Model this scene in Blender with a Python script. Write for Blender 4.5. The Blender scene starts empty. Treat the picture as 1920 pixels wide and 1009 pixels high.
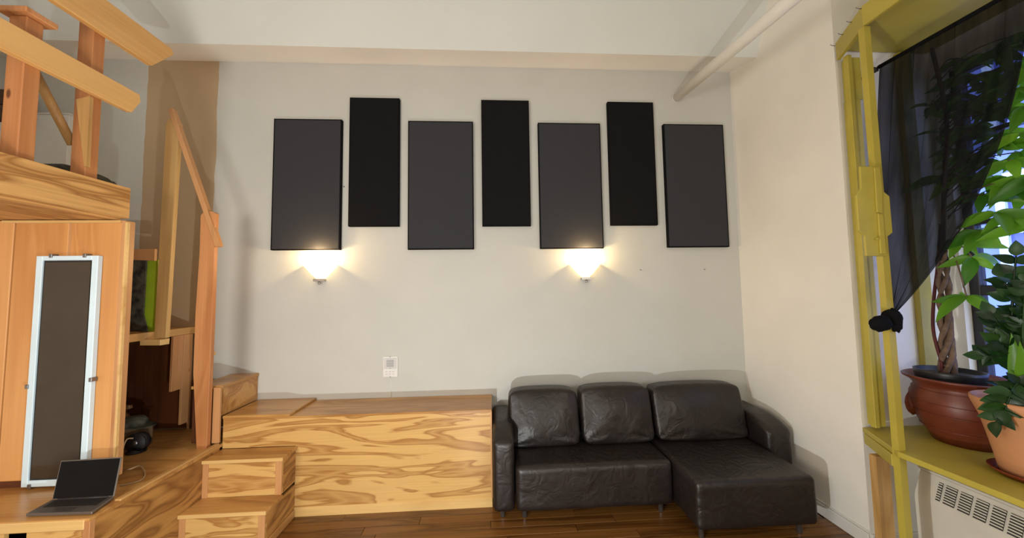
import bpy, bmesh, math, random
from mathutils import Vector, Matrix, noise
random.seed(7)
sc = bpy.context.scene
COL = sc.collection

# ------------------------------------------------------------------ camera
F_PX, CX, CY = 653.56, 960.0, 504.5
CAM = Vector((0.0, 0.0, 1.676))
yaw, pit, rol = [math.radians(a) for a in (-3.305, 3.513, -0.846)]
fwd = Vector((-math.sin(yaw)*math.cos(pit), math.cos(yaw)*math.cos(pit), math.sin(pit)))
rgt0 = Vector((math.cos(yaw), math.sin(yaw), 0))
up0 = rgt0.cross(fwd)
rgt = math.cos(rol)*rgt0 + math.sin(rol)*up0
upv = -math.sin(rol)*rgt0 + math.cos(rol)*up0
cd = bpy.data.cameras.new('camera'); cam = bpy.data.objects.new('camera', cd); COL.objects.link(cam)
cd.sensor_fit = 'HORIZONTAL'; cd.sensor_width = 36.0; cd.lens = F_PX/1920*36.0
cd.clip_start = 0.05; cd.clip_end = 200
m = Matrix((rgt, upv, -fwd)).transposed().to_4x4(); m.translation = CAM
cam.matrix_world = m
sc.camera = cam

# ------------------------------------------------------------------ world, exposure, big lights
sc.view_settings.view_transform = 'Standard'; sc.view_settings.look = 'None'
sc.view_settings.gamma = 1.0; sc.view_settings.exposure = 0.0; sc.view_settings.use_curve_mapping = False
w = bpy.data.worlds.new('sky'); sc.world = w; w.use_nodes = True
bg = w.node_tree.nodes['Background']; bg.inputs[0].default_value = (0.60, 0.72, 1.0, 1); bg.inputs[1].default_value = 4.5

def light(name, kind, loc, power, col, **kw):
    d = bpy.data.lights.new(name, kind); d.energy = power; d.color = col
    for k, v in kw.items(): setattr(d, k, v)
    o = bpy.data.objects.new(name, d); COL.objects.link(o); o.location = loc
    return o
light('low_table_lamp', 'POINT', (-0.27, 0.62, 0.47), 98, (0.96, 1.0, 0.98), shadow_soft_size=0.018)
for (x, y, z, p) in ((-1.85, -0.15, 1.85, 140), (1.3, -1.5, 2.0, 66)):
    light('fill_light', 'POINT', (x, y, z), p, (1.0, 0.94, 0.85), shadow_soft_size=0.40)  # unseen fill lights added behind the camera to brighten the room

# ------------------------------------------------------------------ pixel -> world helpers (image 1920 x 1009)
def ray(x, y):
    return rgt*((x-CX)/F_PX) + upv*(-(y-CY)/F_PX) + fwd
def onX(x, y, X): d = ray(x, y); return CAM + d*((X-CAM.x)/d.x)
def onY(x, y, Y): d = ray(x, y); return CAM + d*((Y-CAM.y)/d.y)
def onZ(x, y, Z): d = ray(x, y); return CAM + d*((Z-CAM.z)/d.z)

# ------------------------------------------------------------------ materials
def srgb(r, g, b):
    f = lambda c: (c/255/12.92) if c/255 <= 0.04045 else ((c/255+0.055)/1.055)**2.4
    return (f(r), f(g), f(b), 1)
def newmat(name):
    mt = bpy.data.materials.new(name); mt.use_nodes = True
    nt = mt.node_tree; b = nt.nodes['Principled BSDF']
    return mt, nt, b
def N(nt, t, **kw):
    n = nt.nodes.new(t)
    for k, v in kw.items():
        if isinstance(k, str) and hasattr(n, k): setattr(n, k, v)
    return n
def ramp(nt, stops):
    r = nt.nodes.new('ShaderNodeValToRGB'); e = r.color_ramp.elements
    while len(e) < len(stops): e.new(0.5)
    for i, (p, c) in enumerate(stops): e[i].position = p; e[i].color = c
    return r
def plain(name, col, rough=0.6, metal=0.0, var=0.06, scale=9.0, bump=0.0, bscale=60.0, spec=0.5):
    mt, nt, b = newmat(name)
    tc = N(nt, 'ShaderNodeTexCoord'); ns = N(nt, 'ShaderNodeTexNoise')
    ns.inputs['Scale'].default_value = scale; ns.inputs['Detail'].default_value = 4
    nt.links.new(tc.outputs['Object'], ns.inputs['Vector'])
    lo = tuple(c*(1-var) for c in col[:3])+(1,); hi = tuple(min(1, c*(1+var)) for c in col[:3])+(1,)
    r = ramp(nt, [(0.3, lo), (0.7, hi)])
    nt.links.new(ns.outputs['Fac'], r.inputs['Fac']); nt.links.new(r.outputs['Color'], b.inputs['Base Color'])
    b.inputs['Roughness'].default_value = rough; b.inputs['Metallic'].default_value = metal
    b.inputs['Specular IOR Level'].default_value = spec
    if bump:
        n2 = N(nt, 'ShaderNodeTexNoise'); n2.inputs['Scale'].default_value = bscale; n2.inputs['Detail'].default_value = 3
        nt.links.new(tc.outputs['Object'], n2.inputs['Vector'])
        bp = N(nt, 'ShaderNodeBump'); bp.inputs['Strength'].default_value = bump; bp.inputs['Distance'].default_value = 0.01
        nt.links.new(n2.outputs['Fac'], bp.inputs['Height']); nt.links.new(bp.outputs['Normal'], b.inputs['Normal'])
    return mt
def wood(name, light_c, dark_c, stretch=(0.6, 3, 3), rings=9.0, nscale=1.2, rough=0.4, knots=False, fine=0.25, seed=0.0, lo=0.35, hi=0.75, dist=0.5, rnd=1.0, spec=0.5, jag=0.3):
    """rotary-cut plywood / pine: contour lines of a stretched noise field plus fine fibre"""
    mt, nt, b = newmat(name); L = nt.links.new
    tc = N(nt, 'ShaderNodeTexCoord'); oi = N(nt, 'ShaderNodeObjectInfo')
    mul = N(nt, 'ShaderNodeMath', operation='MULTIPLY'); mul.inputs[1].default_value = 13.7*rnd
    L(oi.outputs['Random'], mul.inputs[0])
    add = N(nt, 'ShaderNodeVectorMath', operation='ADD'); L(tc.outputs['Object'], add.inputs[0]); L(mul.outputs[0], add.inputs[1])
    mp = N(nt, 'ShaderNodeMapping'); mp.inputs['Scale'].default_value = stretch; mp.inputs['Location'].default_value = (seed, seed*0.7, seed*1.3)
    L(add.outputs[0], mp.inputs['Vector'])
    ns = N(nt, 'ShaderNodeTexNoise'); ns.inputs['Scale'].default_value = nscale; ns.inputs['Detail'].default_value = 2.2
    ns.inputs['Roughness'].default_value = 0.45; ns.inputs['Distortion'].default_value = dist
    L(mp.outputs[0], ns.inputs['Vector'])
    m1 = N(nt, 'ShaderNodeMath', operation='MULTIPLY'); m1.inputs[1].default_value = rings; L(ns.outputs['Fac'], m1.inputs[0])
    mpj = N(nt, 'ShaderNodeMapping'); mpj.inputs['Scale'].default_value = tuple(s*(2.2 if s < 1.5 else 6) for s in stretch); L(add.outputs[0], mpj.inputs['Vector'])
    nj = N(nt, 'ShaderNodeTexNoise'); nj.inputs['Scale'].default_value = nscale; nj.inputs['Detail'].default_value = 3; L(mpj.outputs[0], nj.inputs['Vector'])
    mj = N(nt, 'ShaderNodeMath', operation='MULTIPLY_ADD'); mj.inputs[1].default_value = jag; L(nj.outputs['Fac'], mj.inputs[0]); L(m1.outputs[0], mj.inputs[2])
    pp = N(nt, 'ShaderNodeMath', operation='PINGPONG'); pp.inputs[1].default_value = 1.0; L(mj.outputs[0], pp.inputs[0])
    mid = tuple((light_c[i]*0.6+dark_c[i]*0.4) for i in range(3))+(1,)
    r = ramp(nt, [(lo, light_c), ((lo+hi)/2, mid), (hi, dark_c), (1.0, mid)])
    L(pp.outputs[0], r.inputs['Fac'])
    mp2 = N(nt, 'ShaderNodeMapping'); mp2.inputs['Scale'].default_value = tuple(s*(4 if s < 1.5 else 26) for s in stretch)
    L(add.outputs[0], mp2.inputs['Vector'])
    n2 = N(nt, 'ShaderNodeTexNoise'); n2.inputs['Scale'].default_value = 1.0; n2.inputs['Detail'].default_value = 3
    L(mp2.outputs[0], n2.inputs['Vector'])
    r2 = ramp(nt, [(0.3, (1-fine, 1-fine, 1-fine, 1)), (0.7, (1, 1, 1, 1))]); L(n2.outputs['Fac'], r2.inputs['Fac'])
    mx = N(nt, 'ShaderNodeMix', data_type='RGBA', blend_type='MULTIPLY'); mx.inputs[0].default_value = 1.0
    L(r.outputs['Color'], mx.inputs[6]); L(r2.outputs['Color'], mx.inputs[7])
    out = mx.outputs[2]
    if knots:
        vo = N(nt, 'ShaderNodeTexVoronoi'); vo.inputs['Scale'].default_value = 4.0
        mp3 = N(nt, 'ShaderNodeMapping'); mp3.inputs['Scale'].default_value = tuple(0.55 if s < 1.5 else 1.3 for s in stretch)
        L(add.outputs[0], mp3.inputs['Vector']); L(mp3.outputs[0], vo.inputs['Vector'])
        r3 = ramp(nt, [(0.0, (0.10, 0.035, 0.015, 1)), (0.045, (0.16, 0.06, 0.02, 1)), (0.075, (1, 1, 1, 1))]); L(vo.outputs['Distance'], r3.inputs['Fac'])
        mk = N(nt, 'ShaderNodeMix', data_type='RGBA', blend_type='MULTIPLY'); mk.inputs[0].default_value = 0.85
        L(out, mk.inputs[6]); L(r3.outputs['Color'], mk.inputs[7]); out = mk.outputs[2]
    L(out, b.inputs['Base Color'])
    b.inputs['Roughness'].default_value = rough; b.inputs['Specular IOR Level'].default_value = spec
    bp = N(nt, 'ShaderNodeBump'); bp.inputs['Strength'].default_value = 0.12; bp.inputs['Distance'].default_value = 0.004
    L(n2.outputs['Fac'], bp.inputs['Height']); L(bp.outputs['Normal'], b.inputs['Normal'])
    return mt

WALLC = (0.585, 0.588, 0.552, 1)
M = {}
M['wall'] = plain('wall_paint', (0.83, 0.80, 0.735, 1), 0.75, var=0.025, scale=3, bump=0.05, bscale=90)
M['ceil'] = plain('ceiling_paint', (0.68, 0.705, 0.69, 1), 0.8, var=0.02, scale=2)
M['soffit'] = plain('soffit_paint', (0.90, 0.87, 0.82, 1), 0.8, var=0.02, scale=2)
M['trim'] = plain('trim_paint', (0.72, 0.70, 0.65, 1), 0.45, var=0.03)
# back wall: off-white with a taupe band behind the stair, up to the soffit
def back_wall_mat():
    mt, nt, b = newmat('back_wall_paint'); L = nt.links.new
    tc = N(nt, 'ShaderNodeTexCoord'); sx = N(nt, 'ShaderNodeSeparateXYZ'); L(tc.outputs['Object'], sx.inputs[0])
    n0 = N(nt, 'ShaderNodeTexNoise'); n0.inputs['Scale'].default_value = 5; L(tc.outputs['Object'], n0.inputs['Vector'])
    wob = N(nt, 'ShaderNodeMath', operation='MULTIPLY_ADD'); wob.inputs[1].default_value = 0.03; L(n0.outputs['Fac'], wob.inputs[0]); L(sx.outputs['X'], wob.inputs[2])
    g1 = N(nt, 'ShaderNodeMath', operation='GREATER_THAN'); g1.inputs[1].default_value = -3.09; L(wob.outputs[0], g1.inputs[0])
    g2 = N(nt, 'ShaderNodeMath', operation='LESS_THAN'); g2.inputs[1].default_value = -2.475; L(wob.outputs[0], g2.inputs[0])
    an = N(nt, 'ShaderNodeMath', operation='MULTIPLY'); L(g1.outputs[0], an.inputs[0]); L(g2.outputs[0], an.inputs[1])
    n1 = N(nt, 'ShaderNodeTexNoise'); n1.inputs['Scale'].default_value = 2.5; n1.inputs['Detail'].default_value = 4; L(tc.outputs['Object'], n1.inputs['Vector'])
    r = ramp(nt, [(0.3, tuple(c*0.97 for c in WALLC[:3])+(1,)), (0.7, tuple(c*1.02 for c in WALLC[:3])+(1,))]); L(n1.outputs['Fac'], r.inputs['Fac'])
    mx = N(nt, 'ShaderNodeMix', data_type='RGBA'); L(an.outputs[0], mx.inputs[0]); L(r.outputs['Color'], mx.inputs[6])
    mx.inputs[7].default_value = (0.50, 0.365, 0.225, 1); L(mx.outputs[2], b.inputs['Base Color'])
    b.inputs['Roughness'].default_value = 0.7
    n2 = N(nt, 'ShaderNodeTexNoise'); n2.inputs['Scale'].default_value = 90; L(tc.outputs['Object'], n2.inputs['Vector'])
    bp = N(nt, 'ShaderNodeBump'); bp.inputs['Strength'].default_value = 0.05; bp.inputs['Distance'].default_value = 0.01
    L(n2.outputs['Fac'], bp.inputs['Height']); L(bp.outputs['Normal'], b.inputs['Normal'])
    return mt
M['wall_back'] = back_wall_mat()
PLY_L, PLY_D = srgb(216, 174, 108), srgb(170, 120, 64)
M['ply'] = wood('plywood_front', PLY_L, PLY_D, (0.62, 3, 3.4), rings=9.5, nscale=1.5, rough=0.28, fine=0.12, seed=3.1, rnd=0, dist=0.9, lo=0.40, hi=0.60, jag=0.9)
M['ply_step'] = wood('plywood_step', PLY_L, PLY_D, (0.8, 3, 4.2), rings=7, nscale=2.0, rough=0.34, fine=0.10, seed=5.2, dist=0.7, lo=0.42, hi=0.62, jag=0.9)
M['ply_top'] = wood('plywood_top', srgb(202, 152, 88), srgb(168, 116, 60), (0.6, 3.2, 3), rings=6, nscale=1.3, rough=0.28, fine=0.2, seed=1.7)
M['ply_dark'] = wood('plywood_side', srgb(186, 136, 74), srgb(134, 88, 42), (3, 0.75, 2.4), rings=12, nscale=1.3, rough=0.42, fine=0.2, seed=8.4, dist=1.0)
M['ply_beam'] = wood('plywood_beam', srgb(216, 168, 104), srgb(164, 112, 58), (3, 0.6, 2.8), rings=11, nscale=1.9, rough=0.42, fine=0.2, seed=2.3, dist=0.6)
M['pine_y'] = wood('pine_rail', srgb(230, 182, 114), srgb(216, 164, 96), (3, 0.35, 2.4), rings=5, nscale=1.3, rough=0.45, knots=True, fine=0.1, seed=4)
M['pine_z'] = wood('pine_post', srgb(204, 166, 106), srgb(182, 138, 80), (3, 3, 0.35), rings=5, nscale=1.4, rough=0.5, knots=True, fine=0.15, seed=6)
M['pine_red'] = wood('red_pine_post', srgb(206, 144, 92), srgb(186, 122, 72), (3, 3, 0.35), rings=5, nscale=1.3, rough=0.5, knots=True, fine=0.15, seed=9)
M['plank'] = wood('orange_plank', srgb(222, 164, 100), srgb(202, 140, 78), (2.6, 3, 0.35), rings=5, nscale=1.2, rough=0.45, knots=True, fine=0.08, seed=12, lo=0.3, hi=0.9)
M['edge'] = wood('light_edge_trim', srgb(222, 184, 120), srgb(202, 158, 92), (0.6, 3, 3), rings=4, nscale=1.2, rough=0.4, fine=0.1, seed=14)
M['edge_y'] = wood('side_edge_trim', srgb(194, 150, 92), srgb(172, 124, 68), (3, 0.6, 3), rings=4, nscale=1.2, rough=0.4, fine=0.1, seed=15)
M['edge_z'] = wood('corner_trim', srgb(200, 148, 98), srgb(178, 122, 76), (3, 3, 0.5), rings=4, nscale=1.2, rough=0.45, fine=0.1, seed=16)
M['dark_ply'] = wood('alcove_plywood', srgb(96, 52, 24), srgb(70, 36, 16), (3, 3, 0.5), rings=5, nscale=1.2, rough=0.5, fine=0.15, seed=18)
M['floor'] = wood('floor_oak', srgb(132, 88, 42), srgb(96, 60, 26), (0.5, 4.5, 4), rings=5, nscale=1.5, rough=0.24, fine=0.35, seed=20, dist=0.3)
M['dresser'] = wood('dark_walnut', srgb(92, 56, 28), srgb(60, 34, 16), (0.5, 3, 3), rings=6, nscale=1.5, rough=0.5, fine=0.3, seed=22)
M['grey_fabric'] = plain('charcoal_fabric', (0.042, 0.043, 0.050, 1), 0.95, var=0.15, scale=220, bump=0.25, bscale=400, spec=0.2)
M['black_fabric'] = plain('black_fabric', (0.010, 0.010, 0.011, 1), 0.95, var=0.15, scale=220, bump=0.25, bscale=400, spec=0.1)
M['panel_edge'] = plain('panel_edge_black', (0.006, 0.006, 0.007, 1), 0.9, spec=0.1)
M['alu'] = plain('daylight_tinted_aluminium', srgb(214, 238, 252), 0.35, 0.0, var=0.03)  # blue of reflected daylight is put into the frame's base colour
M['clip'] = plain('steel_clip', (0.25, 0.25, 0.26, 1), 0.35, 0.9)
M['dark_glass'] = plain('smoked_glass', (0.042, 0.030, 0.018, 1), 0.12, var=0.12, scale=4)
M['black'] = plain('matte_black', (0.012, 0.012, 0.013, 1), 0.6)
M['screen'] = plain('laptop_screen', (0.004, 0.004, 0.005, 1), 0.35, var=0.02, spec=0.12)
M['laptop'] = plain('laptop_grey', (0.20, 0.185, 0.175, 1), 0.38, 0.7, var=0.04)
M['keys'] = plain('laptop_keys', (0.016, 0.016, 0.018, 1), 0.5)
M['yellow'] = plain('yellow_green_paint', srgb(178, 162, 66), 0.45, var=0.07, scale=6, bump=0.05, bscale=40)
M['lime'] = plain('lime_paint', srgb(160, 190, 40), 0.6)
M['terra'] = plain('red_terracotta', srgb(104, 46, 28), 0.42, var=0.14, scale=14, bump=0.06, bscale=25)
M['terra_l'] = plain('light_terracotta', srgb(186, 130, 88), 0.6, var=0.07, scale=8)
M['terra_s'] = plain('saucer_terracotta', srgb(112, 44, 24), 0.25, var=0.1)
M['soil'] = plain('potting_soil', (0.05, 0.032, 0.02, 1), 0.95, var=0.7, scale=70, bump=0.6, bscale=80)
M['inner_pot'] = plain('black_plastic', (0.012, 0.012, 0.014, 1), 0.4)
M['bark'] = plain('braided_bark', srgb(112, 90, 74), 0.8, var=0.3, scale=30, bump=0.4, bscale=60)
M['bark_red'] = plain('thin_red_stem', srgb(84, 30, 32), 0.7, var=0.2, scale=30)
M['white_pl'] = plain('white_plastic', (0.78, 0.78, 0.77, 1), 0.4, var=0.02)
M['grey_pl'] = plain('grey_plastic', (0.62, 0.62, 0.62, 1), 0.45, var=0.04)
M['chrome'] = plain('brushed_chrome', (0.45, 0.44, 0.42, 1), 0.25, 0.95)
M['rad'] = plain('radiator_enamel', (0.72, 0.69, 0.60, 1), 0.4, var=0.03)
M['rad_dark'] = plain('radiator_inside', (0.03, 0.028, 0.025, 1), 0.7)
M['winframe'] = plain('dark_window_frame', (0.018, 0.018, 0.022, 1), 0.4)
M['pillow'] = plain('dark_camouflage_cloth', (0.05, 0.05, 0.035, 1), 0.9, var=0.9, scale=18)
M['bed_white'] = plain('white_board', (0.72, 0.73, 0.70, 1), 0.7, var=0.02)
M['skin_bottle'] = plain('tan_plastic', srgb(120, 84, 56), 0.5)
M['cream'] = plain('cream_card', srgb(110, 90, 64), 0.7)
M['cable'] = plain('pale_cable', srgb(178, 150, 116), 0.5)
M['bluefac'] = plain('blue_facade', srgb(120, 138, 214), 0.7, var=0.12, scale=1.3)
M['whitefac'] = plain('white_facade_trim', srgb(205, 222, 245), 0.6, var=0.04)
M['glassfac'] = plain('facade_glass', srgb(84, 98, 190), 0.2, var=0.2, scale=1.0)
M['street'] = plain('street_paving', (0.25, 0.25, 0.27, 1), 0.9)

def leather():
    mt, nt, b = newmat('dark_brown_leather'); L = nt.links.new
    tc = N(nt, 'ShaderNodeTexCoord')
    n1 = N(nt, 'ShaderNodeTexNoise'); n1.inputs['Scale'].default_value = 5; n1.inputs['Detail'].default_value = 5; L(tc.outputs['Object'], n1.inputs['Vector'])
    r = ramp(nt, [(0.3, (0.0105, 0.0072, 0.0066, 1)), (0.75, (0.018, 0.0128, 0.0115, 1))]); L(n1.outputs['Fac'], r.inputs['Fac']); L(r.outputs['Color'], b.inputs['Base Color'])
    b.inputs['Roughness'].default_value = 0.40; b.inputs['Specular IOR Level'].default_value = 0.5
    vo = N(nt, 'ShaderNodeTexVoronoi'); vo.inputs['Scale'].default_value = 260; L(tc.outputs['Object'], vo.inputs['Vector'])
    n3 = N(nt, 'ShaderNodeTexNoise'); n3.inputs['Scale'].default_value = 9; n3.inputs['Detail'].default_value = 2; n3.inputs['Distortion'].default_value = 1.5; L(tc.outputs['Object'], n3.inputs['Vector'])
    b1 = N(nt, 'ShaderNodeBump'); b1.inputs['Strength'].default_value = 0.10; b1.inputs['Distance'].default_value = 0.003; L(vo.outputs['Distance'], b1.inputs['Height'])
    b2 = N(nt, 'ShaderNodeBump'); b2.inputs['Strength'].default_value = 0.35; b2.inputs['Distance'].default_value = 0.02; L(n3.outputs['Fac'], b2.inputs['Height']); L(b1.outputs['Normal'], b2.inputs['Normal'])
    L(b2.outputs['Normal'], b.inputs['Normal'])
    return mt
M['leather'] = leather()
def leafmat(name, c1, c2):
    mt, nt, b = newmat(name); L = nt.links.new
    oi = N(nt, 'ShaderNodeObjectInfo'); r = ramp(nt, [(0.0, c1), (1.0, c2)]); L(oi.outputs['Random'], r.inputs['Fac'])
    L(r.outputs['Color'], b.inputs['Base Color']); b.inputs['Roughness'].default_value = 0.35
    tr = N(nt, 'ShaderNodeBsdfTranslucent'); L(r.outputs['Color'], tr.inputs['Color'])
    mx = N(nt, 'ShaderNodeMixShader'); mx.inputs[0].default_value = 0.45
    L(b.outputs[0], mx.inputs[1]); L(tr.outputs[0], mx.inputs[2]); L(mx.outputs[0], nt.nodes['Material Output'].inputs['Surface'])
    return mt
M['leaf'] = leafmat('bright_leaf', srgb(72, 128, 28), srgb(140, 196, 48))
M['leaf_dark'] = leafmat('dark_glossy_leaf', srgb(20, 46, 18), srgb(44, 84, 32))
def sheer():
    mt, nt, b = newmat('black_sheer'); L = nt.links.new
    b.inputs['Base Color'].default_value = (0.006, 0.0065, 0.008, 1); b.inputs['Roughness'].default_value = 0.8
    b.inputs['Specular IOR Level'].default_value = 0.1
    tp = N(nt, 'ShaderNodeBsdfTransparent'); tp.inputs[0].default_value = (0.80, 0.80, 0.92, 1)
    tc = N(nt, 'ShaderNodeTexCoord'); wv = N(nt, 'ShaderNodeTexNoise'); wv.inputs['Scale'].default_value = 5
    mp = N(nt, 'ShaderNodeMapping'); mp.inputs['Scale'].default_value = (1, 4, 0.4); L(tc.outputs['Object'], mp.inputs[0]); L(mp.outputs[0], wv.inputs['Vector'])
    r = ramp(nt, [(0.3, (0.84, 0.84, 0.84, 1)), (0.75, (0.96, 0.96, 0.96, 1))]); L(wv.outputs['Fac'], r.inputs['Fac'])
    mx = N(nt, 'ShaderNodeMixShader'); L(r.outputs['Color'], mx.inputs[0])
    L(tp.outputs[0], mx.inputs[1]); L(b.outputs[0], mx.inputs[2]); L(mx.outputs[0], nt.nodes['Material Output'].inputs['Surface'])
    return mt
M['sheer'] = sheer()
def glass():
    mt, nt, b = newmat('window_glass'); L = nt.links.new
    tp = N(nt, 'ShaderNodeBsdfTransparent'); tp.inputs[0].default_value = (0.96, 0.97, 1, 1)
    gl = N(nt, 'ShaderNodeBsdfGlossy'); gl.inputs['Roughness'].default_value = 0.02
    mx = N(nt, 'ShaderNodeMixShader'); mx.inputs[0].default_value = 0.06
    L(tp.outputs[0], mx.inputs[1]); L(gl.outputs[0], mx.inputs[2]); L(mx.outputs[0], nt.nodes['Material Output'].inputs['Surface'])
    return mt
M['glass'] = glass()
def emis(name, col, s):
    mt, nt, b = newmat(name)
    b.inputs['Base Color'].default_value = (0.9, 0.85, 0.75, 1); b.inputs['Emission Color'].default_value = col; b.inputs['Emission Strength'].default_value = s
    return mt
M['shade'] = emis('glowing_shade_glass', (1.0, 0.66, 0.24, 1), 4.0)
M['bulb'] = emis('lit_bulb', (1.0, 0.86, 0.55, 1), 30.0)

# ------------------------------------------------------------------ object helpers
def tag(o, label=None, cat=None, group=None, kind=None):
    if label: o['label'] = label
    if cat: o['category'] = cat
    if group: o['group'] = group
    if kind: o['kind'] = kind
    return o
def link(name, me, mat=None, parent=None, smooth=False):
    o = bpy.data.objects.new(name, me); COL.objects.link(o)
    if mat is not None and not me.materials: me.materials.append(mat)
    if smooth:
        for p in me.polygons: p.use_smooth = True
    if parent is not None:
        o.parent = parent; o.matrix_parent_inverse = Matrix.Translation(-world_loc(parent))
    return o
def world_loc(o):
    # every parent here is only translated
    v = Vector(o.location)
    p = o.parent
    while p is not None:
        v = o.matrix_parent_inverse @ v + world_loc(p); o = p; p = None
    return v
def empty(name, loc, label=None, cat=None, group=None, kind=None):
    o = bpy.data.objects.new(name, None); COL.objects.link(o); o.location = loc; o.empty_display_size = 0.1
    return tag(o, label, cat, group, kind)
def bm_mesh(bm, name):
    bmesh.ops.recalc_face_normals(bm, faces=bm.faces)
    me = bpy.data.meshes.new(name); bm.to_mesh(me); bm.free(); return me
def bx(bm, x0, x1, y0, y1, z0, z1):
    r = bmesh.ops.create_cube(bm, size=1.0)
    for v in r['verts']:
        v.co = Vector(((x0+x1)/2+v.co.x*(x1-x0), (y0+y1)/2+v.co.y*(y1-y0), (z0+z1)/2+v.co.z*(z1-z0)))
    return r['verts']
def box(name, x0, x1, y0, y1, z0, z1, mat, parent=None, bev=0.0, seg=1):
    bm = bmesh.new(); bx(bm, x0, x1, y0, y1, z0, z1)
    if bev: bmesh.ops.bevel(bm, geom=bm.edges[:], offset=bev, segments=seg, affect='EDGES', profile=0.5)
    return link(name, bm_mesh(bm, name), mat, parent, smooth=False)
def prism(name, pts, ext, mat, parent=None, bev=0.0):
    """closed polygon (3-D points) extruded by vector ext"""
    bm = bmesh.new(); ext = Vector(ext)
    a = [bm.verts.new(p) for p in pts]; b = [bm.verts.new(Vector(p)+ext) for p in pts]
    bm.faces.new(a); bm.faces.new(b[::-1]); n = len(pts)
    for i in range(n): bm.faces.new((a[i], b[i], b[(i+1) % n], a[(i+1) % n]))
    if bev:
        bmesh.ops.recalc_face_normals(bm, faces=bm.faces)
        bmesh.ops.bevel(bm, geom=bm.edges[:], offset=bev, segments=1, affect='EDGES')
    return link(name, bm_mesh(bm, name), mat, parent)
def lathe(name, prof, center, mat, parent=None, n=40, a0=0.0, a1=math.tau, squash=None, jitter=0.0):
    bm = bmesh.new(); full = abs(a1-a0-math.tau) < 1e-6; rings = []
    cnt = n if full else n+1
    for (r, z) in prof:
        rings.append([bm.verts.new((center[0]+r*math.cos(a0+(a1-a0)*i/n), center[1]+r*math.sin(a0+(a1-a0)*i/n), center[2]+z)) for i in range(cnt)])
    for k in range(len(rings)-1):
        for i in range(n):
            j = (i+1) % cnt
            bm.faces.new((rings[k][i], rings[k][j], rings[k+1][j], rings[k+1][i]))
    if full:
        for ring in (rings[0], rings[-1]):
            try: bm.faces.new(ring)
            except Exception: pass
    me = bm_mesh(bm, name); return link(name, me, mat, parent, smooth=True)
def tube_bm(bm, pts, rad, n=8):
    pts = [Vector(p) for p in pts]; rings = []
    rr = rad if isinstance(rad, (list, tuple)) else [rad]*len(pts)
    ref = Vector((0.31, 0.17, 0.93)).normalized()
    for i, p in enumerate(pts):
        d = (pts[min(i+1, len(pts)-1)]-pts[max(i-1, 0)]).normalized()
        a = d.cross(ref)
        if a.length < 1e-3: a = d.cross(Vector((1, 0, 0)))
        a.normalize(); b = d.cross(a)
        rings.append([bm.verts.new(p+(a*math.cos(t*math.tau/n)+b*math.sin(t*math.tau/n))*rr[i]) for t in range(n)])
    for k in range(len(rings)-1):
        for i in range(n): bm.faces.new((rings[k][i], rings[k][(i+1) % n], rings[k+1][(i+1) % n], rings[k+1][i]))
    bm.faces.new(rings[0][::-1]); bm.faces.new(rings[-1])
def tube(name, pts, rad, mat, parent=None, n=8):
    bm = bmesh.new(); tube_bm(bm, pts, rad, n); return link(name, bm_mesh(bm, name), mat, parent, smooth=True)
def smooth_path(pts, k=6):
    pts = [Vector(p) for p in pts]; out = []
    for i in range(len(pts)-1):
        p0, p1, p2, p3 = pts[max(i-1, 0)], pts[i], pts[i+1], pts[min(i+2, len(pts)-1)]
        for s in range(k):
            t = s/k
            out.append(0.5*((2*p1)+(p2-p0)*t+(2*p0-5*p1+4*p2-p3)*t*t+(3*p1-p0-3*p2+p3)*t**3))
    out.append(pts[-1]); return out
def soft(name, x0, x1, y0, y1, z0, z1, mat, parent=None, bev=0.04, puff=0.0, seg=4, nz=0.0, cuts=10, shear_y=0.0, seed=0.0, fn=None):
    """upholstered block: rounded edges, optional puff and creases; shear_y leans the top back"""
    bm = bmesh.new(); bx(bm, x0, x1, y0, y1, z0, z1)
    bmesh.ops.bevel(bm, geom=bm.edges[:], offset=bev, segments=seg, affect='EDGES', profile=0.6)
    big = [e for e in bm.edges if e.calc_length() > 0.09]
    bmesh.ops.subdivide_edges(bm, edges=big, cuts=cuts, use_grid_fill=True)
    c = Vector(((x0+x1)/2, (y0+y1)/2, (z0+z1)/2)); s = Vector(((x1-x0)/2, (y1-y0)/2, (z1-z0)/2))
    for v in bm.verts:
        q = Vector(((v.co.x-c.x)/s.x, (v.co.y-c.y)/s.y, (v.co.z-c.z)/s.z))
        if puff:
            fx, fy, fz = [max(0.0, 1-abs(t)**2.2) for t in q]
            v.co.y += puff*math.copysign(1, q.y)*fx*fz*min(1, abs(q.y)*1.2)
            v.co.z += puff*0.35*math.copysign(1, q.z)*fx*min(1, abs(q.z)*1.2)*(1 if q.z > 0 else 0.3)
        if nz:
            d = noise.noise(Vector((v.co.x*6+seed, v.co.y*6, v.co.z*5)))
            v.co += Vector((0, -1, 0.3))*d*nz
        if fn: fn(v, q)
        if shear_y: v.co.y += shear_y*(v.co.z-z0)/(z1-z0)
    me = bm_mesh(bm, name); return link(name, me, mat, parent, smooth=True)

# ================================================================== THE ROOM
YB, XR = 3.24, 2.40
ZC = 4.55
def struct(o): o['kind'] = 'structure'; return o
fl = struct(box('floor', -4.5, 3.15, -3.3, 3.3, -0.10, -0.014, M['floor']))
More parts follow.
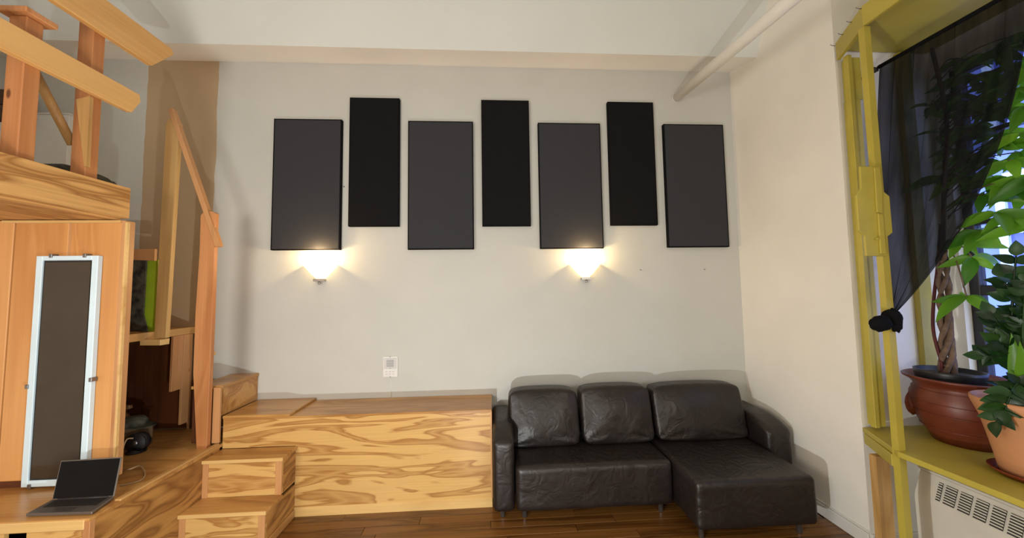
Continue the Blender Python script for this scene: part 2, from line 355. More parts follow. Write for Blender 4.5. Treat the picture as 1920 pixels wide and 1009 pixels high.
# oak floor boards, a board an object
pm = {}
def plank_mesh(L):
    k = round(L, 2)
    if k not in pm:
        bm = bmesh.new(); bx(bm, 0, k-0.003, 0, 0.0795, -0.02, 0.0)
        tops = [e for e in bm.edges if all(v.co.z > -0.001 for v in e.verts)]
        bmesh.ops.bevel(bm, geom=tops, offset=0.0015, segments=1, affect='EDGES')
        me = bm_mesh(bm, 'floor_plank'); me.materials.append(M['floor']); pm[k] = me
    return pm[k]
y = 3.24-0.0825
while y > 1.55:
    x = -1.50-random.random()*0.9
    while x < XR:
        L = random.choice((0.65, 0.9, 1.15, 1.4))
        xa, xb = max(x, -2.0), min(x+L, XR)
        if xb-xa > 0.1:
            o = bpy.data.objects.new('floor_plank', plank_mesh(xb-xa)); COL.objects.link(o); o.location = (xa, y, 0); o.parent = fl
        x += L
    y -= 0.0825
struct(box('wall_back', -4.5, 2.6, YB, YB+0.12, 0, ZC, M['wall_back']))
struct(box('wall_left', -4.5, -4.38, -3.3, YB, 0, ZC, M['wall']))
struct(box('wall_rear', -4.5, 3.2, -3.4, -3.28, 0, ZC, M['wall']))
# right wall: solid pier beside the sofa, then the window recess
struct(box('wall_right', XR, 3.30, 2.20, YB+0.12, 0, ZC, M['wall']))
WX = 3.08; WY0, WY1, WZ0, WZ1 = 0.55, 2.12, 1.02, 3.12
bm = bmesh.new()
bx(bm, WX, WX+0.16, -0.3, 2.2, 0, WZ0); bx(bm, WX, WX+0.16, -0.3, 2.2, WZ1, ZC)
bx(bm, WX, WX+0.16, -0.3, WY0, WZ0, WZ1); bx(bm, WX, WX+0.16, WY1, 2.2, WZ0, WZ1)
struct(link('wall_window', bm_mesh(bm, 'wall_window'), M['wall']))
struct(box('wall_right_near', XR, 3.30, -3.3, -0.3, 0, ZC, M['wall']))
struct(box('wall_below_window', 2.78, WX, -0.3, 2.2, 0, 0.705, M['wall']))
struct(box('ceiling', -4.5, 3.3, -3.4, 2.60, ZC, ZC+0.1, M['ceil']))
# sloped bulkhead over the back wall: bright underside strip and leaning upper face
a = (3.24, 3.825); b_ = (2.88, 3.734); c_ = (2.56, ZC+0.02)
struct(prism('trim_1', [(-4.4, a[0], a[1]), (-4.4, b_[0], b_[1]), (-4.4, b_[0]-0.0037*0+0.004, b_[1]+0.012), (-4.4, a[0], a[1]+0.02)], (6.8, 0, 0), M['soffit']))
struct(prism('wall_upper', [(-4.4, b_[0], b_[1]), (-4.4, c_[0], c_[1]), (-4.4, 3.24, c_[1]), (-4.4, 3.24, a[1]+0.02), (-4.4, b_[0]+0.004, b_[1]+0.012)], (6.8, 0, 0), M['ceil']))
bb = struct(box('baseboard_right', XR-0.016, XR, 2.20, YB, 0, 0.085, M['trim'], bev=0.004))
box('baseboard_cap', XR-0.010, XR, 2.20, YB, 0.086, 0.10, M['trim'], bb, bev=0.003)
struct(box('baseboard_recess', XR, 2.76, 2.184, 2.20, 0, 0.085, M['trim'], bev=0.004))

# ================================================================== ACOUSTIC PANELS
panels = [  # px: left-top, right-top, left-bottom, right-bottom
    ('grey', (511, 221), (639, 468), 'dark grey fabric wall panel, leftmost in the row of seven'),
    ('black', (655, 181), (748, 424), 'black narrow wall panel, leftmost of the three black ones'),
    ('grey', (765, 225), (888, 467), 'dark grey fabric wall panel between the first and middle black panels'),
    ('black', (903, 185), (994, 424), 'black narrow wall panel in the middle of the row'),
    ('grey', (1009, 229), (1131, 465), 'dark grey fabric wall panel directly above the right sconce'),
    ('black', (1140, 188), (1232, 423), 'black narrow wall panel, rightmost of the three black ones'),
    ('grey', (1245, 230), (1366, 464), 'dark grey fabric wall panel, rightmost, next to the room corner')]
for kind, p0, p1, lab in panels:
    T = 0.038; Y = YB-T
    if kind == 'grey': wd = 0.60; zt = 3.280; hgt = 1.205
    else: wd = 0.452; zt = 3.480; hgt = 1.205
    q0 = onY((p0[0]+p1[0])/2, (p0[1]+p1[1])/2, Y); cx = q0.x; zt = q0.z+hgt/2
    x0, x1 = cx-wd/2, cx+wd/2
    e = empty('acoustic_panel', (cx, YB, zt-hgt), lab, 'wall panel', 'acoustic panels on the back wall')
    box('fabric_face', x0+0.008, x1-0.008, Y-0.002, YB-0.004, zt-hgt+0.008, zt-0.008, M[kind+'_fabric'], e, bev=0.003)
    bm = bmesh.new()
    for (u0, u1, v0, v1) in ((x0, x0+0.012, zt-hgt, zt), (x1-0.012, x1, zt-hgt, zt), (x0+0.012, x1-0.012, zt-0.012, zt), (x0+0.012, x1-0.012, zt-hgt, zt-hgt+0.012)):
        bx(bm, u0, u1, Y, YB, v0, v1)
    link('edge_frame', bm_mesh(bm, 'edge_frame'), M['panel_edge'], e)

# ================================================================== SCONCES
def sconce(px, lab):
    c = onY(px[0], px[1], YB-0.06); x, z = c.x, c.z   # rim centre
    e = empty('wall_sconce', (x, YB, z-0.15), lab, 'wall lamp', 'pair of lit wall sconces')
    lathe('glass_shade', [(0.035, -0.125), (0.075, -0.085), (0.112, -0.04), (0.145, 0.0), (0.141, 0.0), (0.108, -0.036), (0.071, -0.081), (0.032, -0.119)], (x, YB-0.004, z), M['shade'], e, n=28, a0=math.pi, a1=math.tau)
    bm = bmesh.new(); bx(bm, x-0.045, x+0.045, YB-0.05, YB, z-0.150, z-0.128); bx(bm, x-0.02, x+0.02, YB-0.02, YB, z-0.13, z-0.03)
    link('mount', bm_mesh(bm, 'mount'), M['chrome'], e)
    lathe('finial', [(0.002, -0.178), (0.010, -0.172), (0.012, -0.162), (0.006, -0.150)], (x, YB-0.03, z), M['chrome'], e, n=12)
    lathe('bulb', [(0.004, 0.058), (0.026, 0.046), (0.036, 0.022), (0.034, -0.004), (0.020, -0.036), (0.016, -0.07)], (x, YB-0.065, z), M['bulb'], e, n=20)
    light('sconce_light', 'POINT', (x, YB-0.085, z+0.075), 9.0, (1.0, 0.66, 0.30), shadow_soft_size=0.02)
sconce((596, 496), 'lit glass wall sconce below the leftmost dark grey panel')
sconce((1100, 494), 'lit glass wall sconce on the right, above the sofa')

# ================================================================== INTERCOM PLATE, CORD, NAILS, PIPE
c = onY(732.5, 687.5, YB); x, z = c.x, c.z
e = empty('intercom_plate', (x, YB, z-0.09), 'white rectangular intercom plate on the wall above the plywood bench', 'intercom')
box('plate', x-0.066, x+0.066, YB-0.014, YB, z-0.092, z+0.092, M['white_pl'], e, bev=0.004)
sp = box('speaker_field', x-0.056, x+0.056, YB-0.017, YB-0.012, z-0.016, z+0.080, M['grey_pl'], e, bev=0.002)
for i in range(7): box('speaker_slot', x-0.032, x+0.032, YB-0.0185, YB-0.016, z+0.004+i*0.009, z+0.007+i*0.009, M['clip'], sp)
box('button_field', x-0.056, x+0.056, YB-0.016, YB-0.012, z-0.082, z-0.019, M['white_pl'], e, bev=0.002)
for r_ in range(2):
    for q in range(3): box('button', x-0.042+q*0.030, x-0.022+q*0.030, YB-0.019, YB-0.014, z-0.046-r_*0.022, z-0.036-r_*0.022, M['grey_pl'], e, bev=0.001)
for dz in (0.086, -0.088, -0.014): lathe('screw', [(0.0005, 0), (0.004, 0.0), (0.004, 0.004), (0.0005, 0.005)], (x, YB-0.017, z+dz), M['clip'], e, n=8)
cz = z-0.092
(tube('cord', [(x+0.004, YB-0.003, cz), (x+0.006, YB-0.003, (cz+0.74)/2), (x+0.008, YB-0.003, 0.74)], 0.0025, M['white_pl'], e, n=6))
for px, lab in (((1201, 506), 'tiny nail in the wall right of the right sconce, nearer the sconce'), ((1321, 505), 'tiny nail in the wall below the rightmost grey panel'), ((645, 350), 'tiny nail in the wall between the first grey and black panels')):
    c = onY(px[0], px[1], YB-0.004)
    o = tube('nail', [c+Vector((0, 0.006, 0)), c-Vector((0, 0.006, 0))], 0.005, M['clip'], n=8); tag(o, lab, 'nail')
p0 = Vector(onY(1268, 184, YB)); p1 = Vector(onY(1480, 2, 1.86)); d = (p1-p0)
e = empty('white_pipe', p0, 'white painted pipe running from the back wall overhead', 'pipe')
tube('pipe_run', [p0, p0+d*0.5, p0+d*1.35], 0.043, M['trim'], e, n=20)
tube('wall_collar', [p0, p0+d.normalized()*0.02], 0.049, M['trim'], e, n=20)

# ================================================================== PLYWOOD BENCH
BY = 2.835
e = empty('plywood_bench', (-0.77, BY, 0), 'long plywood storage bench with wavy grain along the back wall', 'bench')
# L-shaped front: full height to the right of the steps, an upper tongue over them
prism('front_panel', [(-1.515, BY, 0), (-0.02, BY, 0), (-0.02, BY, 0.722), (-2.05, BY, 0.722), (-2.05, BY, 0.514), (-1.515, BY, 0.514)], (0, 0.02, 0), M['ply'], e)
box('top_panel', -2.05, -0.014, BY-0.006, YB-0.002, 0.722, 0.737, M['ply_top'], e, bev=0.003)
box('end_panel', -0.040, -0.02, BY+0.02, YB-0.002, 0, 0.722, M['ply_dark'], e)
prism('kick_board', [(-1.515, BY, 0.0), (-1.515, BY-0.016, 0.0), (-1.515, BY-0.016, 0.048), (-1.515, BY, 0.060)], (1.499, 0, 0), M['edge'], e)
box('edge_strip', -0.026, -0.014, BY-0.004, BY, 0.06, 0.722, M['edge_z'], e)

# ================================================================== STEPS AND STEEP STAIR
XP = -2.05; XS = -1.512
e = empty('staircase', (XP, 2.66, 0), 'plywood stair climbing past the bench then steeply up to the loft', 'staircase')
def low_step(yf, yb, zt, zb, tag_):
    t = box('tread', XP, XS+0.012, yf-0.014, yb, zt-0.024, zt, M['ply_top'], e, bev=0.003)
    box('nosing', XP, XS+0.012, yf-0.018, yf-0.013, zt-0.024, zt-0.001, M['edge'], t, bev=0.0015)
    r = box('riser', XP, XS-0.002, yf, yf+0.018, zb, zt-0.024, M['ply_step'], e)
    box('corner_strip', XS-0.042, XS+0.001, yf-0.006, yf+0.004, zb, zt-0.025, M['edge_z'], r, bev=0.001)
    box('corner_strip', XP, XP+0.038, yf-0.006, yf+0.004, zb, zt-0.025, M['edge_z'], r, bev=0.001)
    box('side_panel', XS-0.018, XS, yf+0.018, BY-0.001, zb, zt-0.024, M['ply_dark'], e)
low_step(2.487, 2.662, 0.252, 0.0, 'A')
low_step(2.662, BY-0.001, 0.512, 0.252, 'B')
box('skirting', XS, XS+0.014, 2.49, BY-0.018, 0.001, 0.055, M['edge_y'], e, bev=0.003)
box('tread', XP, -1.560, BY-0.012, YB-0.003, 0.737, 0.757, M['ply_top'], e, bev=0.003)
# landing step beside the bench, then the mid landing and the upper treads against the wall
YS = 2.80
def P(x, y, Y=YS): return onY(x, y, Y)
XL = -2.56; ZL = 1.40
t = box('tread', -2.285, XP-0.010, BY-0.012, YB-0.003, 0.962, 0.985, M['ply_top'], e, bev=0.003)
box('nosing', XP-0.010, XP-0.003, BY-0.012, YB-0.003, 0.962, 0.984, M['edge_y'], t, bev=0.0015)
box('riser', XP-0.028, XP-0.012, BY+0.006, YB-0.003, 0.757, 0.962, M['ply_top'], e)
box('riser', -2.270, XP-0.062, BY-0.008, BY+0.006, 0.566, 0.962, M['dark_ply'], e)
box('side_strip', XP-0.060, XP-0.008, BY-0.030, BY-0.010, 0.566, 0.975, M['edge_z'], e, bev=0.002)
prism('newel_board', [P(382, 668, 2.86), P(393, 668, 2.86), P(391, 728, 2.86), P(380, 728, 2.86)][::-1], (0, 0.03, 0), M['ply_dark'], e)
prism('newel_cap', [P(380, 661, 2.85), P(395, 661, 2.85), P(395, 668, 2.85), P(380, 668, 2.85)][::-1], (0, 0.05, 0), M['edge'], e)
box('landing_deck', -3.30, XL-0.022, 2.335, YB-0.003, ZL-0.03, ZL, M['ply_top'], e)
box('landing_edge', XL-0.022, XL, 2.335, YB-0.003, ZL-0.052, ZL+0.004, M['edge_y'], e, bev=0.003)
def PX(x, y): return onX(x, y, XL-0.022)
yA, yB_, yC, yD = PX(318, 700).y, PX(335, 760).y, PX(350, 800).y, PX(366, 800).y
zA, zB, zC = PX(317, 735).z, PX(334, 797).z, PX(360, 822).z
ya = yA
for (u0, u1, z0) in ((yA, yB_-0.002, zA), (yB_+0.002, yC, zB), (yC+0.004, 3.165, zC)):
    box('side_plank', XL-0.022, XL-0.004, u0, u1, z0, ZL-0.053, M['edge_z'], e, bev=0.001)
def upper_step(xr_, zt_, zb_, y0):
    t = box('tread', xr_-0.26, xr_+0.012, y0-0.012, YB-0.003, zt_-0.022, zt_, M['ply_top'], e, bev=0.003)
    box('nosing', xr_+0.010, xr_+0.018, y0-0.012, YB-0.003, zt_-0.022, zt_-0.001, M['edge_y'], t, bev=0.0015)
    box('riser', xr_-0.018, xr_, y0+0.002, YB-0.003, zb_, zt_-0.022, M['ply_dark'], e)
upper_step(-2.83, 1.73, ZL, 2.90); upper_step(-3.00, 2.04, 1.73, 2.90)
prism('side_board', [P(243, 467), P(290, 467), P(289, 489), P(243, 487)][::-1], (0, 0.02, 0), M['edge_z'], e)
# dark cloth and lime board that close the gap beside the upper treads
tag(prism('black_cloth', [P(240, 486, 2.84), P(274, 487, 2.84), P(268, 590, 2.84), P(276, 622, 2.84), P(236, 622, 2.84)][::-1], (0, 0.012, 0), M['pillow']), 'dark cloth hanging under the upper stair treads beside the post', 'cloth')
tag(prism('lime_board', [P(262, 487, 2.87), P(296, 487, 2.87), P(294, 622, 2.87), P(262, 622, 2.87)][::-1], (0, 0.014, 0), M['lime']), 'lime green board standing behind the tall pine post', 'board')
# alcove backing under the flight
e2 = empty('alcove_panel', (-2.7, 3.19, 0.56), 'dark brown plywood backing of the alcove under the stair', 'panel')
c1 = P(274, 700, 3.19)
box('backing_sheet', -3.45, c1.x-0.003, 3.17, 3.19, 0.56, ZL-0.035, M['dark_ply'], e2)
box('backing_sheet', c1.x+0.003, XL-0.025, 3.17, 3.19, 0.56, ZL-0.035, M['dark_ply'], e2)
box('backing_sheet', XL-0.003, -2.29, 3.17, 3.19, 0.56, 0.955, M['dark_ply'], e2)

# ================================================================== PLATFORM
PZ = 0.552; PY = 1.975
e = empty('platform', (-3.2, PY, 0), 'raised plywood platform floor carrying the laptop', 'platform')
box('deck', -4.37, XP-0.002, PY-0.012, 3.165, PZ-0.022, PZ, M['ply_top'], e)
pl = onY(8, 1000, PY).x; pr = onY(50, 1000, PY).x
box('front_panel', pr, XP-0.02, PY, PY+0.018, 0, PZ-0.052, M['ply_step'], e)
box('front_panel', -4.37, pl, PY, PY+0.018, 0, PZ-0.052, M['ply_step'], e)
box('front_panel', pl, pr, PY, PY+0.018, 0, 0.25, M['ply_step'], e)
box('nosing', -4.37, XP-0.022, PY-0.020, PY+0.018, PZ-0.052, PZ-0.003, M['edge'], e, bev=0.003)
box('corner_strip', XP-0.030, XP+0.004, PY-0.016, PY+0.010, 0, PZ-0.014, M['edge_z'], e, bev=0.002)
box('side_panel', XP-0.018, XP-0.001, PY+0.012, 2.81, 0, PZ-0.022, M['ply_dark'], e)
box('curb_strip', XP-0.030, XP+0.003, PY+0.13, 2.805, PZ+0.0005, PZ+0.013, M['edge_y'], e, bev=0.003)
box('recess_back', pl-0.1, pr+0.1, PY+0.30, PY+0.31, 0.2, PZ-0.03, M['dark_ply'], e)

# ================================================================== PLANK PARTITION WITH GLASS PANEL
WYP = 2.30; XE = -2.283
e = empty('plank_partition', (-3.2, WYP, PZ), 'partition of wide orange pine planks under the loft', 'partition')
gx1 = onY(27, 440, WYP).x; gx2 = onY(132, 440, WYP).x
ZT = 2.150
box('plank', -4.37, gx1-0.006, WYP, WYP+0.022, PZ+0.04, ZT, M['plank'], e, bev=0.003)
box('plank', gx1+0.004, gx2-0.012, WYP, WYP+0.022, PZ+0.04, ZT, M['plank'], e, bev=0.003)
box('plank', gx2+0.003, XE-0.032, WYP, WYP+0.022, PZ+0.04, ZT, M['plank'], e, bev=0.003)
box('batten', gx2-0.012, gx2+0.003, WYP+0.002, WYP+0.02, PZ+0.04, ZT, M['edge_z'], e)
box('batten', gx1-0.006, gx1+0.004, WYP+0.012, WYP+0.02, PZ+0.04, ZT, M['dark_ply'], e)
box('end_board', XE-0.030, XE-0.008, WYP-0.003, WYP+0.060, PZ+0.03, ZT, M['edge_z'], e, bev=0.002)
box('end_strip', XE-0.008, XE+0.004, WYP-0.003, WYP+0.016, PZ+0.03, ZT-0.01, M['edge'], e, bev=0.001)
box('top_strip', -3.0, XE-0.03, WYP-0.010, WYP-0.001, ZT-0.016, ZT, M['edge'], e)
box('base_board', -4.37, XE-0.03, WYP+0.006, WYP+0.02, PZ, PZ+0.04, M['dark_ply'], e)
Yg = WYP-0.030
a0 = onY(68, 480, Yg); a1 = onY(184, 479, Yg); b0 = onY(38, 915, Yg)
x0, x1, z1, z0 = a0.x, a1.x, a0.z, b0.z
e = empty('framed_glass_panel', ((x0+x1)/2, WYP, z0), 'tall smoked glass panel in a metal frame tinted daylight blue on the planks', 'glass panel')
fw = 0.036
for nm, (u0, u1, v0, v1) in (('frame_stile', (x0, x0+fw, z0, z1)), ('frame_stile', (x1-fw, x1, z0, z1)), ('frame_rail', (x0+fw, x1-fw, z0, z0+fw)), ('frame_rail', (x0+fw, x1-fw, z1-fw*0.8, z1))):
    box(nm, u0, u1, Yg, WYP-0.001, v0, v1, M['alu'], e, bev=0.003)
box('gasket', x0+fw, x1-fw, Yg+0.010, WYP-0.002, z0+fw, z1-fw*0.8, M['black'], e)
box('glass_pane', x0+fw+0.010, x1-fw-0.010, Yg+0.006, Yg+0.012, z0+fw+0.010, z1-fw*0.8-0.010, M['dark_glass'], e)
for (cx, cz) in ((x0+0.085, z1), (x1-0.075, z1), (x0+0.05, z0+0.006), (x1-0.05, z0+0.006), (x1, (z0+z1)/2-0.07), (x0, (z0+z1)/2-0.10)):
    box('clip', cx-0.009, cx+0.009, Yg-0.006, WYP-0.0005, cz-0.012, cz+0.012, M['clip'], e, bev=0.002)

# ================================================================== LAPTOP
e = empty('laptop', (-2.22, 2.05, PZ), 'open grey laptop with a black screen on the platform edge', 'laptop')
zL = PZ+0.004
fl_ = onZ(48, 969, zL); fr_ = onZ(172, 965, zL); hr_ = onZ(213, 936, zL); hl_ = onZ(97, 942, zL)
def slab(name, q, n, th, mat, par, bev=0.002): return prism(name, q, Vector(n)*th, mat, par, bev)
slab('base', [fl_, fr_, hr_, hl_], (0, 0, 1), 0.014, M['laptop'], e)
def lerp2(u, v, z): return (fl_.lerp(fr_, u)).lerp(hl_.lerp(hr_, u), v)+Vector((0, 0, z))
slab('keyboard', [lerp2(0.08, 0.42, 0.0135), lerp2(0.92, 0.42, 0.0135), lerp2(0.92, 0.92, 0.0135), lerp2(0.08, 0.92, 0.0135)], (0, 0, 1), 0.0015, M['keys'], e, 0)
slab('touchpad', [lerp2(0.34, 0.05, 0.0135), lerp2(0.66, 0.05, 0.0135), lerp2(0.66, 0.36, 0.0135), lerp2(0.34, 0.36, 0.0135)], (0, 0, 1), 0.001, M['clip'], e, 0)
hd = (hr_-hl_).normalized(); back = Vector((-hd.y, hd.x, 0))
zh = Vector((0, 0, 0.014))
tl, tr = onY(114, 864, hl_.y+0.075), onY(228, 857, hr_.y+0.075)
s0, s1 = hl_+zh, hr_+zh
nrm = (s1-s0).cross(tl-s0).normalized()
if nrm.y > 0: nrm = -nrm
lid = slab('lid', [s0, s1, tr, tl], -nrm, 0.007, M['laptop'], e, 0.0015)
def L2(u, v): return (s0.lerp(s1, u)).lerp(tl.lerp(tr, u), v)+nrm*0.0006
slab('screen', [L2(0.018, 0.02), L2(0.982, 0.02), L2(0.982, 0.97), L2(0.018, 0.97)], nrm, 0.0008, M['screen'], lid, 0)
tube('hinge', [s0.lerp(s1, 0.1), s0.lerp(s1, 0.9)], 0.006, M['keys'], e, n=8)

# ================================================================== CLUTTER IN THE ALCOVE
def Q(x, y): return onZ(x, y, PZ)
fb = Vector((onY(250, 850, 2.72).x, 2.72, PZ)); fy = fb.y
def A(x, y, dy=0.0): return onY(x, y, fy+dy)
e = empty('desk_fan', (fb.x, fy, PZ), 'small dark round-headed fan on a stand in the alcove', 'fan')
c = A(254, 831); s = (A(264, 831)-c).length
lathe('base', [(0.055, 0.001), (0.055, 0.012), (0.02, 0.024), (0.012, 0.03)], (fb.x, fy+0.02, PZ), M['black'], e, n=24)
tube('stem', [(fb.x, fy+0.02, PZ+0.02), (c.x, fy+0.04, c.z-0.04)], 0.012, M['black'], e)
tube('head_drum', [c, c+Vector((0, 0.05, 0))], 0.062, M['keys'], e, n=28)
tube('head_ring', [c+Vector((0, -0.004, 0)), c+Vector((0, 0.006, 0))], 0.068, M['black'], e, n=28)
tube('hub', [c+Vector((0, -0.008, 0)), c], 0.018, M['clip'], e, n=16)
tube('neck', smooth_path([c+Vector((0.0, 0.05, 0.05)), A(262, 815, 0.05), A(275, 816, 0.05)]), 0.008, M['cream'], e)
k = A(252, 792, 0.10); r = 0.085
e = empty('brimmed_cap', (k.x, k.y, k.z-0.06), 'dark brimmed cap lying on a cream box in the alcove', 'cap')
lathe('crown', [(0.09, 0.0), (0.088, 0.03), (0.07, 0.052), (0.03, 0.06), (0.002, 0.061)], (k.x-0.02, k.y, k.z-0.02), M['pillow'], e, n=24)
prism('brim', [(k.x+0.02, k.y-0.09, k.z-0.022), (k.x+0.12, k.y-0.05, k.z-0.030), (k.x+0.14, k.y, k.z-0.032), (k.x+0.12, k.y+0.05, k.z-0.030), (k.x+0.02, k.y+0.08, k.z-0.022)], (0, 0, 0.006), M['pillow'], e)
e = empty('cream_box', (k.x, k.y, PZ), 'dim cream carton under the cap in the alcove', 'box')
box('carton', k.x-0.085, k.x+0.055, k.y-0.05, k.y+0.09, PZ, k.z-0.03, M['cream'], e, bev=0.004)
box('flap', k.x-0.085, k.x+0.055, k.y-0.056, k.y-0.05, k.z-0.10, k.z-0.03, M['cream'], e)
k = A(233, 775, 0.2)
e = empty('tan_bottle', (k.x, k.y, PZ), 'tan spray bottle at the back of the alcove', 'bottle')
lathe('body', [(0.002, 0), (0.045, 0), (0.046, k.z-PZ-0.06), (0.03, k.z-PZ-0.02), (0.014, k.z-PZ), (0.014, k.z-PZ+0.02)], (k.x, k.y, PZ), M['skin_bottle'], e, n=20)
prism('spray_head', [(k.x-0.016, k.y-0.014, k.z+0.02), (k.x+0.05, k.y-0.014, k.z+0.035), (k.x+0.045, k.y-0.014, k.z+0.06), (k.x-0.02, k.y-0.014, k.z+0.06)], (0, 0.028, 0), M['skin_bottle'], e, 0.003)
tag(tube('power_cable', smooth_path([A(250, 822, -0.02), A(238, 824, -0.04), A(231, 840, -0.08), A(229, 858, -0.16), Q(226, 884)+Vector((0, 0, 0.004)), Q(243, 889)+Vector((0, 0, 0.03)), Q(262, 880)+Vector((0, 0, 0.02)), Q(272, 890)+Vector((0, 0, 0.004)), Q(262, 903)+Vector((0, 0, 0.004)), Q(225, 912)+Vector((0, 0, 0.004))]), 0.0045, M['cable'], n=6), 'pale cable looping from the fan onto the platform', 'cable')

# ================================================================== STAIR HANDRAIL AND POSTS
e = empty('stair_handrail', (-2.17, 2.76, PZ), 'pine stair handrail on two posts beside the steep stair', 'handrail')
YR = 2.755
def R_(x, y, Y=YR): return onY(x, y, Y)
prism('tall_post', [R_(293, 634), R_(301, 634), R_(310.5, 634) , R_(336, 232), R_(329, 222), R_(316, 222), R_(311, 232), R_(288.5, 634)][2:]+[], (0, 0.034, 0), M['pine_z'], e, 0.002)
prism('post_foot', [R_(262, 637, 2.735), R_(301, 637, 2.735), R_(300, 648, 2.735), R_(262, 648, 2.735)], (0, 0.075, 0), M['edge'], e, 0.002)
prism('short_post', [R_(368, 842), R_(387, 842), R_(397, 600), R_(404, 400), R_(397, 396), R_(383, 396), R_(376, 404), R_(374, 470), R_(366, 590), R_(362, 700)][::-1], (0, 0.036, 0), M['pine_red'], e, 0.002)
ra, rb = R_(318, 203, YR-0.02), R_(407, 462, YR-0.02)
dv = (rb-ra).normalized(); nv = Vector((dv.z, 0, -dv.x)).normalized()
if nv.z < 0: nv = -nv
hw = 0.017
prism('hand_rail', [ra+nv*hw, rb+nv*hw, rb-nv*hw, ra-nv*hw], (0, 0.045, 0), M['edge_z'], e, 0.003)

# ================================================================== LOFT
e = empty('loft_edge_beam', (-2.32, 2.0, 2.165), 'thick loft edge beam faced with swirling plywood grain', 'beam')
box('beam_core', -2.345, -2.315, -1.5, 2.325, 2.166, 2.360, M['ply_beam'], e)
box('face_sheet', -2.315, -2.300, -1.5, 2.328, 2.168, 2.362, M['ply_beam'], e, bev=0.001)
e = empty('loft_floor', (-3.3, 2.0, 2.17), 'plywood loft floor deck seen from below', 'floor deck')
box('deck_panel', -4.37, -2.347, -1.5, 2.325, 2.155, 2.36, M['ply_beam'], e)
box('deck_panel', -4.37, -3.40, 2.327, 3.235, 2.155, 2.36, M['ply_beam'], e)
e = empty('guard_rail', (-2.36, 1.9, 2.362), 'loft guard rail of two sloping pine boards on square posts', 'railing')
r1 = onX(248, 212, -2.3); r1t = onX(265, 181, -2.3)
prism('lower_rail', [(-2.3, -1.2, 2.857), (-2.3, r1.y, 2.855), (-2.3, r1t.y, 2.955), (-2.3, r1t.y-0.01, 2.998), (-2.3, -1.2, 3.002)][::-1], (-0.038, 0, 0), M['pine_y'], e, 0.003)
prism('upper_rail', [(-2.3, -1.2, 3.242), (-2.3, 2.43, 3.247), (-2.3, 2.58, 3.43), (-2.3, 2.56, 3.462), (-2.3, -1.2, 3.450)][::-1], (-0.038, 0, 0), M['pine_y'], e, 0.003)
XPm = -2.339
ya, yb = onX(42, 150, XPm).y, onX(76, 150, XPm).y
box('post', XPm-0.085, XPm, ya, yb, 2.3615, 3.105, M['pine_red'], e, bev=0.004)
box('post_cap', XPm-0.115, XPm+0.030, ya-0.03, yb+0.035, 3.106, 3.135, M['pine_red'], e, bev=0.004)
ya, yb = onX(167, 200, XPm).y, onX(191, 200, XPm).y
box('post', XPm-0.085, XPm, ya, yb, 2.3615, 3.440, M['pine_red'], e, bev=0.004)
prism('post_brace', [onY(142, 186, ya-0.024), onY(168, 180, ya-0.024), onY(161, 312, ya-0.024), onY(157, 312, ya-0.024)], (0, 0.022, 0), M['pine_z'], e, 0.001)
pA = onX(64, 134, -2.46); pB = onX(136, 272, -2.46)
tube('diagonal_pole', [pA, pB], 0.022, M['pine_z'], e, n=12)
e = empty('white_cabinet', (-3.75, 3.1, 2.36), 'low white cabinet standing at the back of the loft', 'cabinet')
w0 = onY(55, 214, 3.05); w1 = onY(130, 216, 3.05)
box('cabinet_body', w0.x, w1.x, 3.05, 3.23, 2.362, w0.z, M['bed_white'], e, bev=0.003)
box('cabinet_top', w0.x-0.004, w1.x+0.006, 3.043, 3.234, w0.z, w0.z+0.012, M['bed_white'], e, bev=0.003)
e = empty('loft_dresser', (-4.0, 2.7, 2.36), 'dark walnut dresser on a white base at the left of the loft', 'dresser')
d0 = onY(-90, 165, 2.92); d1 = onY(14, 228, 2.92)
box('dresser_body', max(d0.x, -4.36), d1.x, 2.92, 3.02, d1.z, d0.z, M['dresser'], e, bev=0.004)
box('drawer_front', max(d0.x, -4.36)+0.01, d1.x-0.01, 2.908, 2.919, d1.z+0.01, (d0.z+d1.z)/2-0.004, M['dresser'], e, bev=0.002)
box('drawer_front', max(d0.x, -4.36)+0.01, d1.x-0.01, 2.908, 2.919, (d0.z+d1.z)/2+0.004, d0.z-0.01, M['dresser'], e, bev=0.002)
box('plinth', max(d0.x, -4.36), d1.x-0.01, 2.93, 3.01, 2.362, d1.z, M['bed_white'], e)
def pillow(v, q):
    t = max(0.0, 1-max(abs(q.x), abs(q.y))**3); v.co.z = 2.368+ (v.co.z-2.362)*(0.30+0.70*t)
pk = onX(150, 318, -2.47)
tag(soft('floor_cushion', -2.66, -2.45, pk.y-0.14, pk.y+0.22, 2.362, 2.460, M['pillow'], None, bev=0.03, fn=pillow), 'dark patterned cushion on the loft floor behind the post', 'cushion')

# ================================================================== SOFA
e = empty('corner_sofa', (1.1, 2.7, 0), 'dark brown leather corner sofa with chaise on the right', 'sofa')
def creases(v, q):
    # gathered seams down the front of the seat
    if q.y < -0.7:
        for xc, s_ in ((0.44, 0.010), (0.727, 0.018), (0.86, 0.010), (1.02, 0.010)):
            v.co.y += s_*math.exp(-((v.co.x-xc)/0.012)**2)*max(0, 0.4+q.z)
    if q.z > 0.7: v.co.z -= 0.010*math.exp(-((v.co.x-0.727)/0.012)**2)
soft('seat', 0.155, 1.292, 2.530, 3.10, 0.115, 0.425, M['leather'], e, bev=0.045, nz=0.006, cuts=22, fn=creases)
soft('chaise_seat', 1.298, 2.118, 2.248, 3.10, 0.115, 0.425, M['leather'], e, bev=0.045, nz=0.006, cuts=16, seed=4)
soft('back_frame', 0.02, 2.28, 3.085, 3.225, 0.115, 0.60, M['leather'], e, bev=0.04, cuts=10)
def arm_shape(v, q):
    # top slopes down to the front and the front edge is rounded
    f = max(0.0, -q.y)
    if q.z > 0: v.co.z -= 0.085*f**2.0*q.z
